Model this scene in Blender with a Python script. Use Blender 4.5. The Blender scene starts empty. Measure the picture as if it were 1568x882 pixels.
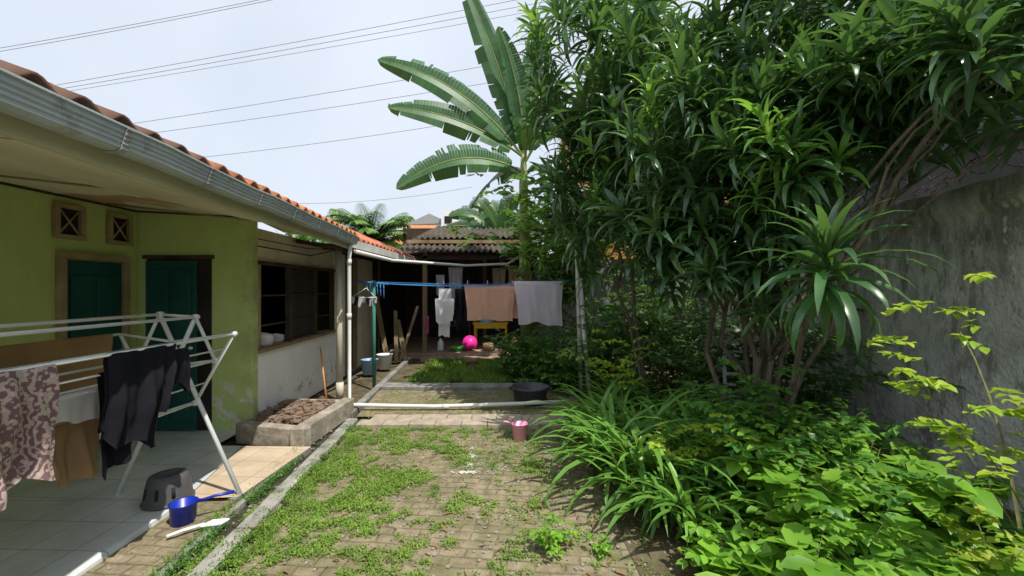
import bpy, math, random
import numpy as np
from mathutils import Vector, Quaternion, noise as mnoise
R=math.radians
rng=np.random.default_rng(7); random.seed(7)
scene=bpy.context.scene
# ------------------------------------------------------------------ helpers
def link(o,parent=None):
    scene.collection.objects.link(o)
    if parent is not None: o.parent=parent
    return o
def empty(name):
    return link(bpy.data.objects.new(name,None))
def np_mesh(name,V,F,mat,smooth=True):
    V=np.asarray(V,dtype=np.float32).reshape(-1,3); F=np.asarray(F,dtype=np.int32)
    k=F.shape[1]
    me=bpy.data.meshes.new(name)
    me.vertices.add(len(V)); me.vertices.foreach_set('co',V.ravel())
    me.loops.add(F.size); me.loops.foreach_set('vertex_index',F.ravel())
    me.polygons.add(len(F)); me.polygons.foreach_set('loop_start',np.arange(0,F.size,k,dtype=np.int32))
    me.polygons.foreach_set('use_smooth',np.full(len(F),smooth))
    me.update(calc_edges=True); me.validate()
    if mat: me.materials.append(mat)
    return me
def np_obj(name,V,F,mat,parent=None,smooth=True):
    return link(bpy.data.objects.new(name,np_mesh(name,V,F,mat,smooth)),parent)
def obj(name,V,F,mat,parent=None,smooth=False):
    me=bpy.data.meshes.new(name); me.from_pydata([tuple(v) for v in V],[],F); me.update()
    if smooth:
        for p in me.polygons: p.use_smooth=True
    if mat: me.materials.append(mat)
    return link(bpy.data.objects.new(name,me),parent)
BF=[(0,3,2,1),(4,5,6,7),(0,1,5,4),(1,2,6,5),(2,3,7,6),(3,0,4,7)]
def bev(o,w):
    if w:
        m=o.modifiers.new('b','BEVEL'); m.width=w; m.segments=2; m.limit_method='ANGLE'
    return o
def box(name,x0,x1,y0,y1,z0,z1,mat,parent=None,b=0):
    V=[(x0,y0,z0),(x1,y0,z0),(x1,y1,z0),(x0,y1,z0),(x0,y0,z1),(x1,y0,z1),(x1,y1,z1),(x0,y1,z1)]
    return bev(obj(name,V,BF,mat,parent),b)
def wallseg(name,p0,p1,z0,z1,t,mat,parent=None,b=0):
    d=Vector((p1[0]-p0[0],p1[1]-p0[1])).normalized(); n=Vector((-d.y,d.x))*t
    q=[p0,p1,(p1[0]+n.x,p1[1]+n.y),(p0[0]+n.x,p0[1]+n.y)]
    V=[(a[0],a[1],z0) for a in q]+[(a[0],a[1],z1) for a in q]
    return bev(obj(name,V,BF,mat,parent),b)
def tube_geo(pts,r,n=8):
    pts=[Vector(p) for p in pts]; V=[];F=[]
    rs=r if isinstance(r,(list,tuple)) else [r]*len(pts)
    for i,p in enumerate(pts):
        t=(pts[min(i+1,len(pts)-1)]-pts[max(i-1,0)]).normalized()
        a=Vector((0,0,1)) if abs(t.z)<.9 else Vector((1,0,0))
        u=t.cross(a).normalized(); w=t.cross(u)
        for k in range(n):
            c=2*math.pi*k/n; V.append(p+(u*math.cos(c)+w*math.sin(c))*rs[i])
    for i in range(len(pts)-1):
        for k in range(n):
            F.append((i*n+k,i*n+(k+1)%n,(i+1)*n+(k+1)%n,(i+1)*n+k))
    F.append(tuple(range(n))[::-1]); F.append(tuple((len(pts)-1)*n+k for k in range(n)))
    return V,F
def tube(name,pts,r,mat,parent=None,n=8):
    V,F=tube_geo(pts,r,n); return obj(name,V,F,mat,parent,True)
def tubes(name,lst,mat,parent=None,n=8):
    V=[];F=[]
    for pts,r in lst:
        v,f=tube_geo(pts,r,n); o=len(V); V+=v; F+=[tuple(i+o for i in q) for q in f]
    return obj(name,V,F,mat,parent,True)
def lathe(name,prof,loc,mat,parent=None,n=32,sy=1.0):
    V=[];F=[]
    for r,z in prof:
        for k in range(n):
            c=2*math.pi*k/n; V.append((loc[0]+r*math.cos(c),loc[1]+r*sy*math.sin(c),loc[2]+z))
    for i in range(len(prof)-1):
        for k in range(n):
            F.append((i*n+k,i*n+(k+1)%n,(i+1)*n+(k+1)%n,(i+1)*n+k))
    return obj(name,V,F,mat,parent,True)
def sheet(name,o,u,v,nu,nv,fn,mat,parent=None,thick=0,smooth=True):
    o=np.array(o,float);u=np.array(u,float);v=np.array(v,float)
    V=[];F=[]
    for i in range(nu+1):
        for j in range(nv+1):
            s=i/nu;t=j/nv
            V.append(o+u*s+v*t+np.array(fn(s,t)))
    for i in range(nu):
        for j in range(nv):
            a=i*(nv+1)+j; F.append((a,a+nv+1,a+nv+2,a+1))
    ob=np_obj(name,V,F,mat,parent,smooth)
    if thick:
        m=ob.modifiers.new('s','SOLIDIFY'); m.thickness=thick
    return ob
def spine(P,az,el,L,bend,nseg,pw=1.3):
    t=np.linspace(0,1,nseg+1)
    e=el[:,None]-bend[:,None]*t[None]**pw
    a=az[:,None]+0*e
    d=np.stack([np.cos(e)*np.cos(a),np.cos(e)*np.sin(a),np.sin(e)],-1)
    st=(d[:,:-1]+d[:,1:])/2*(L[:,None,None]/nseg)
    pos=np.concatenate([P[:,None,:],P[:,None,:]+np.cumsum(st,1)],1)
    return pos,e,a,t
def straps(P,az,el,L,W,bend,nseg=5,prof='lance',fold=.25,roll=None,pw=1.3):
    P=np.asarray(P,float); n=len(P)
    f=lambda x: np.broadcast_to(np.asarray(x,float),(n,)).copy()
    az,el,L,W,bend=map(f,(az,el,L,W,bend))
    pos,e,a,t=spine(P,az,el,L,bend,nseg,pw)
    side=np.stack([-np.sin(a),np.cos(a),0*a],-1)
    nrm=np.stack([-np.sin(e)*np.cos(a),-np.sin(e)*np.sin(a),np.cos(e)],-1)
    if roll is not None:
        r=f(roll)[:,None,None]
        side,nrm=side*np.cos(r)+nrm*np.sin(r), nrm*np.cos(r)-side*np.sin(r)
    if prof=='lance': w=np.minimum(1,.35+2.2*t)*np.clip(1-t**2.6,0.0,1)**.8
    elif prof=='oval': w=np.sin(np.pi*np.clip(t,.02,.985)**.75)
    elif prof=='heart': w=np.clip(np.sin(np.pi*(t*.82+.18))**.8,0.03,1)
    else: w=1-.7*t
    w=w[None,:,None]*W[:,None,None]/2
    lf=pos+side*w+nrm*fold*w; rt=pos-side*w+nrm*fold*w
    V=np.stack([lf,pos,rt],2).reshape(-1,3)
    k=3*(nseg+1)
    base=(np.arange(n)*k)[:,None,None,None]
    i=np.arange(nseg)[None,:,None,None]*3
    q=np.array([[0,1,4,3],[1,2,5,4]])[None,None]
    F=(base+i+q).reshape(-1,4)
    return V,F
def cat(lst):
    Vs=[];Fs=[];o=0
    for V,F in lst: Vs.append(V);Fs.append(F+o);o+=len(V)
    return np.concatenate(Vs),np.concatenate(Fs)
U=lambda a,b,n=None: rng.uniform(a,b,n)
# ------------------------------------------------------------------ materials
class NT:
    def __init__(s,name):
        s.m=bpy.data.materials.new(name); s.m.use_nodes=True; s.t=s.m.node_tree
        s.b=s.t.nodes['Principled BSDF']; s.o=s.t.nodes['Material Output']
        s.pos=s.n('ShaderNodeNewGeometry').outputs['Position']
    def n(s,ty,**k):
        x=s.t.nodes.new(ty)
        for a,v in k.items(): setattr(x,a,v)
        return x
    def l(s,a,b): s.t.links.new(a,b)
    def mapp(s,scale=(1,1,1),rot=(0,0,0)):
        m=s.n('ShaderNodeMapping'); m.inputs['Scale'].default_value=scale; m.inputs['Rotation'].default_value=rot
        s.l(s.pos,m.inputs['Vector']); return m.outputs[0]
    def noise(s,scale,detail=5,stretch=(1,1,1),rough=.6):
        x=s.n('ShaderNodeTexNoise'); x.inputs['Scale'].default_value=scale; x.inputs['Detail'].default_value=detail
        x.inputs['Roughness'].default_value=rough
        s.l(s.mapp(stretch),x.inputs['Vector']); return x.outputs['Fac']
    def ramp(s,fac,stops):
        r=s.n('ShaderNodeValToRGB'); e=r.color_ramp.elements
        while len(e)<len(stops): e.new(.5)
        for k,(p,c) in enumerate(stops):
            e[k].position=p; e[k].color=(c[0],c[1],c[2],1) if hasattr(c,'__len__') else (c,c,c,1)
        s.l(fac,r.inputs[0]); return r.outputs[0]
    def mix(s,fac,a,b,mode='MIX'):
        x=s.n('ShaderNodeMix',data_type='RGBA',blend_type=mode)
        for v,i in ((fac,0),(a,6),(b,7)):
            if isinstance(v,(int,float)): x.inputs[i].default_value=v
            elif isinstance(v,tuple): x.inputs[i].default_value=(*v,1)
            else: s.l(v,x.inputs[i])
        return x.outputs[2]
    def math(s,op,a,b=0.0):
        x=s.n('ShaderNodeMath',operation=op)
        for v,i in ((a,0),(b,1)):
            if isinstance(v,(int,float)): x.inputs[i].default_value=v
            else: s.l(v,x.inputs[i])
        return x.outputs[0]
    def z(s):
        x=s.n('ShaderNodeSeparateXYZ'); s.l(s.pos,x.inputs[0]); return x.outputs
    def bump(s,h,st=.3,d=.01):
        x=s.n('ShaderNodeBump'); x.inputs['Strength'].default_value=st; x.inputs['Distance'].default_value=d
        s.l(h,x.inputs['Height']); s.l(x.outputs[0],s.b.inputs['Normal'])
    def col(s,c,rough=.7,spec=.3):
        s.l(c,s.b.inputs['Base Color']) if not isinstance(c,tuple) else setattr(s.b.inputs['Base Color'],'default_value',(*c,1))
        s.b.inputs['Roughness'].default_value=rough; s.b.inputs['Specular IOR Level'].default_value=spec
        return s.m
def pm(name,c1,c2,scale=6,rough=.8,bump=.3,stretch=(1,1,1),metal=0,dist=.006,spec=.3):
    t=NT(name); f=t.noise(scale,6,stretch)
    c=t.ramp(f,[(.3,c1),(.7,c2)])
    if bump: t.bump(t.noise(scale*6,4,stretch),bump,dist)
    t.b.inputs['Metallic'].default_value=metal
    return t.col(c,rough,spec)
def leafm(name,cs,trans=.3,rough=.4,tcol=None,spec=.45):
    t=NT(name); g=t.n('ShaderNodeNewGeometry')
    r=g.outputs['Random Per Island']
    n=len(cs); c=t.ramp(r,[((i+.0)/(n-1) if n>1 else 0,cs[i]) for i in range(n)])
    c=t.mix(.5,c,t.ramp(t.noise(2.2,3),[(.35,(.6,.6,.6)),(.65,(1.4,1.4,1.3))]),'MULTIPLY')
    t.col(c,rough,spec)
    tr=t.n('ShaderNodeBsdfTranslucent'); t.l(t.mix(.6,c,tcol or (.25,.42,.05)),tr.inputs[0])
    ms=t.n('ShaderNodeMixShader'); ms.inputs[0].default_value=trans
    t.l(t.b.outputs[0],ms.inputs[1]); t.l(tr.outputs[0],ms.inputs[2]); t.l(ms.outputs[0],t.o.inputs[0])
    return t.m
def cloth_m(name,c,c2=None,tr=.35):
    t=NT(name); col=t.ramp(t.noise(5,4),[(.3,c),(.7,c2 or tuple(min(1,x*.85) for x in c))])
    t.bump(t.noise(300,2),.2,.002); t.col(col,.9,.1)
    a=t.n('ShaderNodeBsdfTranslucent'); t.l(col,a.inputs[0]); ms=t.n('ShaderNodeMixShader'); ms.inputs[0].default_value=tr
    t.l(t.b.outputs[0],ms.inputs[1]); t.l(a.outputs[0],ms.inputs[2]); t.l(ms.outputs[0],t.o.inputs[0]); return t.m
def m_paving():
    t=NT('paving'); mp=t.mapp((1,1,1),(0,0,R(5.7)))
    nz=t.n('ShaderNodeTexNoise'); nz.inputs['Scale'].default_value=5; nz.inputs['Detail'].default_value=5; t.l(t.pos,nz.inputs['Vector'])
    v=t.n('ShaderNodeVectorMath',operation='MULTIPLY_ADD'); t.l(nz.outputs['Color'],v.inputs[0]); v.inputs[1].default_value=(.04,.04,0); t.l(mp,v.inputs[2])
    b=t.n('ShaderNodeTexBrick'); b.inputs['Scale'].default_value=1; b.inputs['Brick Width'].default_value=.17; b.inputs['Row Height'].default_value=.085
    b.inputs['Mortar Size'].default_value=.011; b.inputs['Mortar Smooth'].default_value=.8; b.inputs['Bias'].default_value=0
    b.inputs['Color1'].default_value=(.24,.205,.155,1); b.inputs['Color2'].default_value=(.31,.27,.205,1); b.inputs['Mortar'].default_value=(.13,.12,.07,1)
    t.l(v.outputs[0],b.inputs['Vector'])
    dirt=t.ramp(t.noise(16,8,rough=.75),[(.3,(.15,.13,.08)),(.7,(.36,.31,.225))])
    c=t.mix(t.ramp(t.noise(2.2,8,rough=.75),[(.38,.2),(.6,.85)]),b.outputs['Color'],dirt)
    c=t.mix(.75,c,t.ramp(t.noise(9,8,rough=.75),[(.32,(.5,.47,.4)),(.70,(1.4,1.34,1.22))]),'MULTIPLY')
    c=t.mix(t.ramp(t.noise(1.7,9,rough=.8),[(.46,0),(.62,.75)]),c,(.12,.13,.05))
    h=t.mix(.5,t.math('SUBTRACT',1.0,b.outputs['Fac']),t.noise(40,6))
    t.bump(h,.8,.013); return t.col(c,.92,.12)
def m_soil(name,c1,c2,c3):
    t=NT(name); c=t.ramp(t.noise(5,9,rough=.7),[(.3,c1),(.5,c2),(.72,c3)]); t.bump(t.noise(45,6),.7,.02); return t.col(c,.95,.1)
def m_concrete(name,c1=(.16,.155,.14),c2=(.38,.37,.34),moss=.5):
    t=NT(name); c=t.ramp(t.noise(6,9,rough=.75),[(.32,c1),(.66,c2)])
    c=t.mix(t.ramp(t.noise(3.3,9,rough=.8),[(.46,0),(.6,moss)]),c,(.08,.085,.045))
    t.bump(t.noise(35,7),.6,.01); return t.col(c,.9,.15)
def m_bigwall():
    t=NT('stained_concrete'); z=t.z()
    c=t.ramp(t.noise(2.2,9,rough=.7),[(.32,(.48,.49,.46)),(.5,(.74,.75,.72)),(.68,(.88,.89,.86))])
    c=t.mix(t.ramp(t.noise(2.2,9,(1,1,.35),.75),[(.50,0),(.60,.72)]),c,(.22,.22,.18))
    c=t.mix(t.ramp(t.noise(6,9,(1,1,.4),.75),[(.54,0),(.61,.6)]),c,(.17,.165,.13))
    c=t.mix(t.ramp(t.noise(12,6,(1,1,.6),.7),[(.58,0),(.64,.75)]),c,(.88,.88,.86))
    c=t.mix(t.ramp(t.noise(30,5,(1,1,1),.7),[(.60,0),(.68,.6)]),c,(.14,.14,.11))
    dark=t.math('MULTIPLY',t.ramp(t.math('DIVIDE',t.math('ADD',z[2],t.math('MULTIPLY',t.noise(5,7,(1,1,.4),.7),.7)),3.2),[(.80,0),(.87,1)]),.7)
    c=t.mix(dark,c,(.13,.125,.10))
    t.bump(t.noise(22,8),.9,.025); return t.col(c,.92,.12)
def m_green():
    t=NT('green_paint'); z=t.z()
    c=t.ramp(t.noise(1.8,7),[(.3,(.48,.60,.22)),(.7,(.55,.67,.27))])
    c=t.mix(.35,c,t.ramp(t.noise(6,8,(1,1,.25),.7),[(.35,(.72,.72,.66)),(.6,(1,1,1))]),'MULTIPLY')
    peel=t.math('MULTIPLY',t.ramp(t.noise(4.5,8,rough=.65),[(.52,0),(.545,1)]),t.ramp(z[2],[(.35,1),(.75,0)]))
    peel=t.math('MULTIPLY',peel,t.ramp(t.math('ADD',z[0],4.0),[(.35,0),(.8,1)]))
    c=t.mix(peel,c,(.68,.67,.62))
    damp=t.math('MULTIPLY',t.ramp(t.noise(3,8,rough=.7),[(.42,0),(.6,1)]),t.ramp(t.math('ADD',z[0],3.2),[(.1,0),(.35,.65)]))
    c=t.mix(damp,c,(.24,.22,.13))
    t.bump(t.noise(30,5),.25,.006); return t.col(c,.75,.25)
def m_whitewall():
    t=NT('whitewash'); z=t.z()
    c=t.ramp(t.noise(3,8,rough=.65),[(.3,(.82,.82,.82)),(.65,(.89,.89,.89))])
    d=t.math('MULTIPLY',t.ramp(t.noise(5,8,rough=.7),[(.54,0),(.62,1)]),t.ramp(z[2],[(.2,.8),(.5,.05)]))
    c=t.mix(d,c,(.3,.29,.25)); t.bump(t.noise(25,6),.4,.01); return t.col(c,.85,.2)
def m_tilef(name,c1,c2,mo,rot,rough):
    t=NT(name)
    b=t.n('ShaderNodeTexBrick'); b.offset=0; b.inputs['Scale'].default_value=1; b.inputs['Brick Width'].default_value=.3; b.inputs['Row Height'].default_value=.3
    b.inputs['Mortar Size'].default_value=.003; b.inputs['Color1'].default_value=(*c1,1); b.inputs['Color2'].default_value=(*c2,1); b.inputs['Mortar'].default_value=(*mo,1)
    t.l(t.mapp((1,1,1),(0,0,R(rot))),b.inputs['Vector'])
    c=t.mix(.5,b.outputs['Color'],t.ramp(t.noise(2,9,rough=.75),[(.35,(.55,.52,.45)),(.6,(1,1,1))]),'MULTIPLY')
    t.bump(t.math('SUBTRACT',1.0,b.outputs['Fac']),.3,.003); return t.col(c,rough,.5)
def m_ceiling():
    t=NT('plywood_ceiling')
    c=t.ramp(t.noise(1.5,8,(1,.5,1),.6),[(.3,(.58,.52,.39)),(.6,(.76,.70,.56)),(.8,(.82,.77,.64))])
    c=t.mix(t.ramp(t.noise(.9,4,(1,1,1),.5),[(.6,0),(.63,.8)]),c,(.5,.27,.14))
    c=t.mix(t.ramp(t.noise(3,9,(1,.3,1),.75),[(.57,0),(.65,.65)]),c,(.28,.22,.13))
    return t.col(c,.75,.2)
def m_rooftile():
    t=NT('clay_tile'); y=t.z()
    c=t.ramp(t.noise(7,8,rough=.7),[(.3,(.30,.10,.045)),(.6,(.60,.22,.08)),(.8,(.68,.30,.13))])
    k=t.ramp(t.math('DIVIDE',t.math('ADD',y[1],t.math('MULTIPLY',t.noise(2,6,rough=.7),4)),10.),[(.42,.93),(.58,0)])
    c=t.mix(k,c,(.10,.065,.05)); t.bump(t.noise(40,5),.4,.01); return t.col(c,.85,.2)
def m_asbestos():
    t=NT('corrugated_asbestos'); c=t.ramp(t.noise(3,8,rough=.7),[(.3,(.05,.042,.034)),(.7,(.14,.12,.10))]); t.bump(t.noise(30,5),.4,.01); return t.col(c,.9,.1)
def m_gutter():
    t=NT('galvanised_gutter'); c=t.ramp(t.noise(2.5,8,rough=.6),[(.3,(.30,.35,.38)),(.7,(.44,.50,.54))])
    c=t.mix(t.ramp(t.noise(5,9,rough=.75),[(.55,0),(.65,.65)]),c,(.17,.155,.12)); return t.col(c,.45,.5)
def m_batik():
    t=NT('batik_cloth'); v=t.n('ShaderNodeTexVoronoi'); v.inputs['Scale'].default_value=42; t.l(t.pos,v.inputs['Vector'])
    w=t.n('ShaderNodeTexWave'); w.inputs['Scale'].default_value=14; w.inputs['Distortion'].default_value=12; w.inputs['Detail'].default_value=4; t.l(t.pos,w.inputs['Vector'])
    c=t.mix(t.ramp(v.outputs['Distance'],[(.3,0),(.42,1)]),(.5,.38,.35),(.2,.12,.13))
    c=t.mix(t.ramp(w.outputs['Fac'],[(.62,0),(.72,.7)]),c,(.60,.5,.44)); return t.col(c,.9,.1)
PAV=m_paving(); CONC=m_concrete('mossy_concrete'); KERB=m_concrete('kerb_concrete',(.22,.21,.18),(.46,.45,.42),.65)
SOIL=m_soil('soil',(.06,.05,.03),(.12,.10,.06),(.2,.17,.11)); BIGW=m_bigwall(); GREEN=m_green(); WHITE=m_whitewall()
TILE=m_tilef('floor_tile',(.58,.62,.64),(.64,.67,.68),(.24,.24,.23),2,.3); CREAM=m_tilef('cream_tile',(.58,.46,.33),(.64,.52,.39),(.3,.24,.18),4,.45)
CEIL=m_ceiling(); RT=m_rooftile(); ASB=m_asbestos(); GUT=m_gutter()
WOODB=pm('weathered_wood',(.16,.11,.06),(.36,.27,.16),5,.8,.5,(1,1,.2))
FRAMEW=pm('frame_paint',(.24,.18,.09),(.42,.34,.2),4,.7,.3)
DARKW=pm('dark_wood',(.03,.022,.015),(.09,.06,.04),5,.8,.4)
TEAL=pm('teal_paint',(.006,.055,.052),(.014,.095,.086),2,.45,.1,spec=.35)
DARK=pm('painted_shade',(.012,.011,.01),(.035,.03,.027),3,.9,.2)  # near-black colour stands in for the shade inside openings and rooms
PVC=pm('white_pvc',(.60,.60,.56),(.80,.80,.78),3,.4,.05)
PVCC=pm('cream_pvc',(.50,.46,.36),(.68,.64,.52),3,.5,.1)
FASC=pm('fascia_board',(.38,.36,.23),(.56,.53,.36),3,.7,.3,(1,.4,1))
CREAMP=pm('cream_panel',(.56,.50,.37),(.74,.68,.53),3,.8,.2)
ALU=pm('painted_steel',(.68,.71,.73),(.84,.86,.87),4,.35,.05,spec=.6)
GREYW=pm('grey_render',(.12,.12,.125),(.22,.22,.225),1.5,.9,.3)
BARK=pm('bark',(.08,.065,.045),(.24,.195,.14),12,.95,.8,(1,1,.4),dist=.02)
BRICKR=pm('red_brick_rubble',(.13,.095,.07),(.30,.21,.15),14,.95,.7)
BLUEP=pm('blue_plastic',(.005,.02,.30),(.01,.035,.42),3,.35,.03,spec=.5)
LBLUE=pm('light_blue_plastic',(.22,.35,.55),(.3,.45,.62),3,.4,.03)
PINK=pm('pink_plastic',(.78,.30,.47),(.86,.40,.56),3,.4,.03,spec=.5)
HPINK=pm('hot_pink_plastic',(.75,.02,.28),(.85,.04,.35),3,.4,.03)
BLACKP=pm('black_plastic',(.018,.018,.019),(.04,.04,.042),4,.5,.1,spec=.4)
TUBP=pm('dark_grey_plastic',(.045,.045,.05),(.085,.085,.09),4,.45,.1,spec=.5)
YEL=pm('yellow_paint',(.6,.36,.02),(.75,.48,.03),4,.6,.1)
GRN=pm('green_plastic',(.1,.4,.08),(.15,.5,.1),4,.5,.05)
WHITEP=pm('white_plastic',(.75,.75,.75),(.85,.85,.85),4,.4,.03)
BLUER=pm('blue_rope',(.03,.16,.42),(.08,.3,.6),60,.7,.3)
ORNG=pm('orange_paint',(.55,.22,.06),(.7,.34,.12),2,.7,.1)
WIRE=pm('cable',(.16,.16,.17),(.24,.24,.26),1,.6,0)
RUST=pm('rusty_wire',(.06,.035,.025),(.14,.08,.05),20,.9,0)
GREYP=pm('grey_plastic',(.06,.06,.065),(.11,.11,.115),4,.5,.05)
STRAP=pm('strap_metal',(.24,.26,.26),(.38,.40,.40),6,.6,.1)
DRAC=leafm('dracaena_leaf',[(.036,.088,.038),(.050,.120,.046),(.070,.16,.05),(.055,.138,.052),(.10,.21,.06)],.25,.32,(.24,.48,.07),.7)
DRACB=leafm('young_dracaena_leaf',[(.11,.26,.035),(.18,.39,.05),(.14,.32,.04)],.42,.38,(.38,.65,.07),.5)
SPID=leafm('strap_leaf',[(.08,.20,.035),(.12,.28,.045),(.17,.36,.06),(.10,.24,.04)],.32,.38,(.32,.52,.06))
MIDL=leafm('shrub_leaf',[(.065,.18,.032),(.09,.25,.042),(.13,.31,.05),(.07,.20,.035)],.38,.4)
BRIL=leafm('bright_leaf',[(.13,.31,.035),(.19,.41,.04),(.25,.47,.055),(.11,.28,.035)],.42,.42,(.42,.64,.06))
YELL=leafm('yellow_green_leaf',[(.22,.38,.03),(.32,.48,.04),(.42,.52,.06)],.42,.4,(.5,.62,.05))
DKL=leafm('dark_leaf',[(.055,.14,.035),(.075,.19,.045),(.11,.25,.055)],.35,.4)
GRAS=leafm('weed_leaf',[(.12,.23,.035),(.17,.30,.045),(.22,.35,.06),(.27,.35,.09)],.3,.6,None,.2)
DRY=leafm('dry_leaf',[(.25,.15,.07),(.34,.23,.11),(.16,.09,.05)],.15,.8,(.3,.2,.08),.1)
BANL=leafm('banana_leaf',[(.04,.115,.04),(.048,.135,.045),(.06,.16,.05)],.22,.4,(.18,.36,.07))
BANS=pm('banana_stem',(.12,.17,.05),(.28,.33,.11),6,.6,.2,(1,1,.2))
PALM=leafm('palm_leaf',[(.12,.25,.06),(.17,.32,.08),(.22,.37,.10)],.3,.45)
STEMM=pm('twig',(.10,.11,.04),(.2,.19,.08),20,.8,0)
# ------------------------------------------------------------------ ground
g=300
obj('ground',[(-g,-g,-.03),(g,-g,-.03),(g,g,-.03),(-g,g,-.03)],[(0,1,2,3)],SOIL)
ya=lambda x,y: (x-.1*y,y)
obj('paved_yard',[(x,y,0) for x,y in [ya(-1.28,-1),ya(1.5,-1),ya(1.5,4.75),ya(-1.34,4.75)]],[(0,1,2,3)],PAV)
obj('paved_yard',[(x,y,.02) for x,y in [ya(-1.4,5.14),ya(1.5,5.14),ya(1.5,6.45),ya(-1.4,6.45)]],[(0,1,2,3)],PAV)
obj('garden_bed_soil',[(.75,-1,.006),(4.2,-1,.006),(4.6,12,.006),(.6,12,.006)],[(0,1,2,3)],SOIL)
PINKST=pm('step_concrete',(.28,.23,.17),(.48,.41,.32),9,.9,.5)
st=empty('concrete_step')
for i in range(9):
    x0=-1.78+i*.3; j=random.uniform(-.008,.008)
    bev(obj('slab_%d'%i,[(x0,4.76,-.02),(x0+.294,4.75,-.02),(x0+.294,4.93+j,-.02),(x0,4.93+j,-.02),(x0,4.76,.05+j),(x0+.294,4.75,.05),(x0+.294,4.93+j,.052),(x0,4.93+j,.052)],BF,PINKST,st),.006)
    bev(obj('slab_back_%d'%i,[(x0+.1,4.936+j,-.02),(x0+.394,4.936+j,-.02),(x0+.394,5.13,-.02),(x0+.1,5.13,-.02),(x0+.1,4.936+j,.049),(x0+.394,4.936+j,.052),(x0+.394,5.13,.055),(x0+.1,5.13,.05+j)],BF,PINKST,st),.006)
wallseg('concrete_path',(-2.05,6.5),(.6,6.45),-.02,.07,.28,CONC,None,.01)
KE=empty('kerb'); k0=Vector((-1.44,-1));k1=Vector((-1.87,5.1)); N=13
for i in range(N):
    a=k0.lerp(k1,i/N);b=k0.lerp(k1,(i+.985)/N); j=random.uniform(-.009,.009)
    wallseg('length_%d'%i,(a.x+j,a.y),(b.x+j,b.y),-.05,.025+j*.7,.12,KERB,KE,.014)
wallseg('drain_wall',(-1.70,-1),(-2.06,4.2),-.05,.02,.045,CONC,None,.008)
obj('drain_channel',[(-1.78,-1,-.02),(-1.5,-1,-.02),(-1.85,6.4,-.02),(-2.2,6.4,-.02)],[(0,1,2,3)],pm('drain_mud',(.02,.02,.015),(.07,.065,.045),12,.7,.6))
wallseg('kerb',(-1.98,5.2),(-2.25,9.4),-.05,.05,.1,CONC,None,.012)
obj('mossy_paving',[(-1.77,-1,.004),(-2.12,4.2,.004),(-4.1,4.2,.004),(-4.1,-1,.004)],[(0,1,2,3)],PAV)
porch=empty('porch_floor')
obj('tile_slab',[(-2.32,0,-.02),(-2.41,3.08,-.02),(-4.2,3.08,-.02),(-4.2,0,-.02),(-2.46,0,.035),(-2.42,3.08,.035),(-4.2,3.08,.035),(-4.2,0,.035)],BF,TILE,porch)
obj('tile_back',[(-2.42,3.083,.035),(-2.68,4.15,.035),(-2.95,4.15,.035),(-2.95,4.62,.035),(-4.2,4.62,.035),(-4.2,3.083,.035)],[(0,1,2,3,4,5)],TILE,porch)
obj('cream_tiles',[(-2.415,3.1,.037),(-2.05,3.13,.037),(-1.98,4.12,.037),(-2.67,4.14,.037)],[(0,1,2,3)],CREAM,porch)
wallseg('porch_edge',(-2.05,3.1),(-1.98,4.12),-.02,.034,.05,CONC,porch)
TB=pm('terrace_brick',(.30,.19,.14),(.44,.32,.24),8,.9,.4)
box('shed_floor',-3.2,.45,9.5,12.8,-.02,.12,TB,None,.01)
box('shed_step',-2.0,-.2,9.1,9.49,-.02,.06,TB,None,.01)
# ------------------------------------------------------------------ green house
H=empty('green_house')
wallseg('side_wall',(-4.13,4.6),(-4.0,-1.5),0,2.6,-.15,GREEN,H)
wallseg('front_wall',(-4.13,4.6),(-2.87,4.6),0,2.5,.12,GREEN,H)
box('door_frame_top',-4.04,-3.27,4.565,4.597,1.92,1.96,DARKW,H)
box('door_void',-4.0,-3.30,4.585,4.597,.04,1.92,DARK,H)  # dark panel on the wall face, painted as the shaded doorway
box('door_leaf',-3.99,-3.44,4.55,4.583,.05,1.90,TEAL,H,.005)
for (a,b_,c,d) in [(-3.93,-3.74,.15,.8),(-3.69,-3.5,.15,.8),(-3.93,-3.74,.92,1.8),(-3.69,-3.5,.92,1.8)]:
    box('door_panel',a,b_,4.535,4.549,c,d,TEAL,H,.006)
lathe('door_knob',[(0,-.02),(.02,-.01),(.024,.0),(.02,.01),(0,.02)],(-3.48,4.525,.95),ALU,H,12)
sx=lambda y,o: -4.0-.13*(y+1.5)/6.1+o
def sbox(n,y0,y1,z0,z1,o0,o1,mat,b=.004):
    V=[(sx(y0,o0),y0,z0),(sx(y0,o1),y0,z0),(sx(y1,o1),y1,z0),(sx(y1,o0),y1,z0)]
    V=V+[(a,b_,z1) for a,b_,c in V]
    return bev(obj(n,V,BF,mat,H),b)
sbox('door_leaf',3.82,4.40,.05,1.86,.002,.02,TEAL)
for a,b_ in ((3.87,4.08),(4.13,4.34)):
    sbox('door_panel',a,b_,.2,.85,.021,.035,TEAL,.006); sbox('door_panel',a,b_,1.0,1.72,.021,.035,TEAL,.006)
sbox('jamb',3.76,3.815,0.03,1.87,.002,.06,FRAMEW); sbox('jamb',4.405,4.46,0.03,1.87,.002,.06,FRAMEW); sbox('lintel',3.76,4.46,1.872,1.93,.002,.065,FRAMEW)
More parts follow.
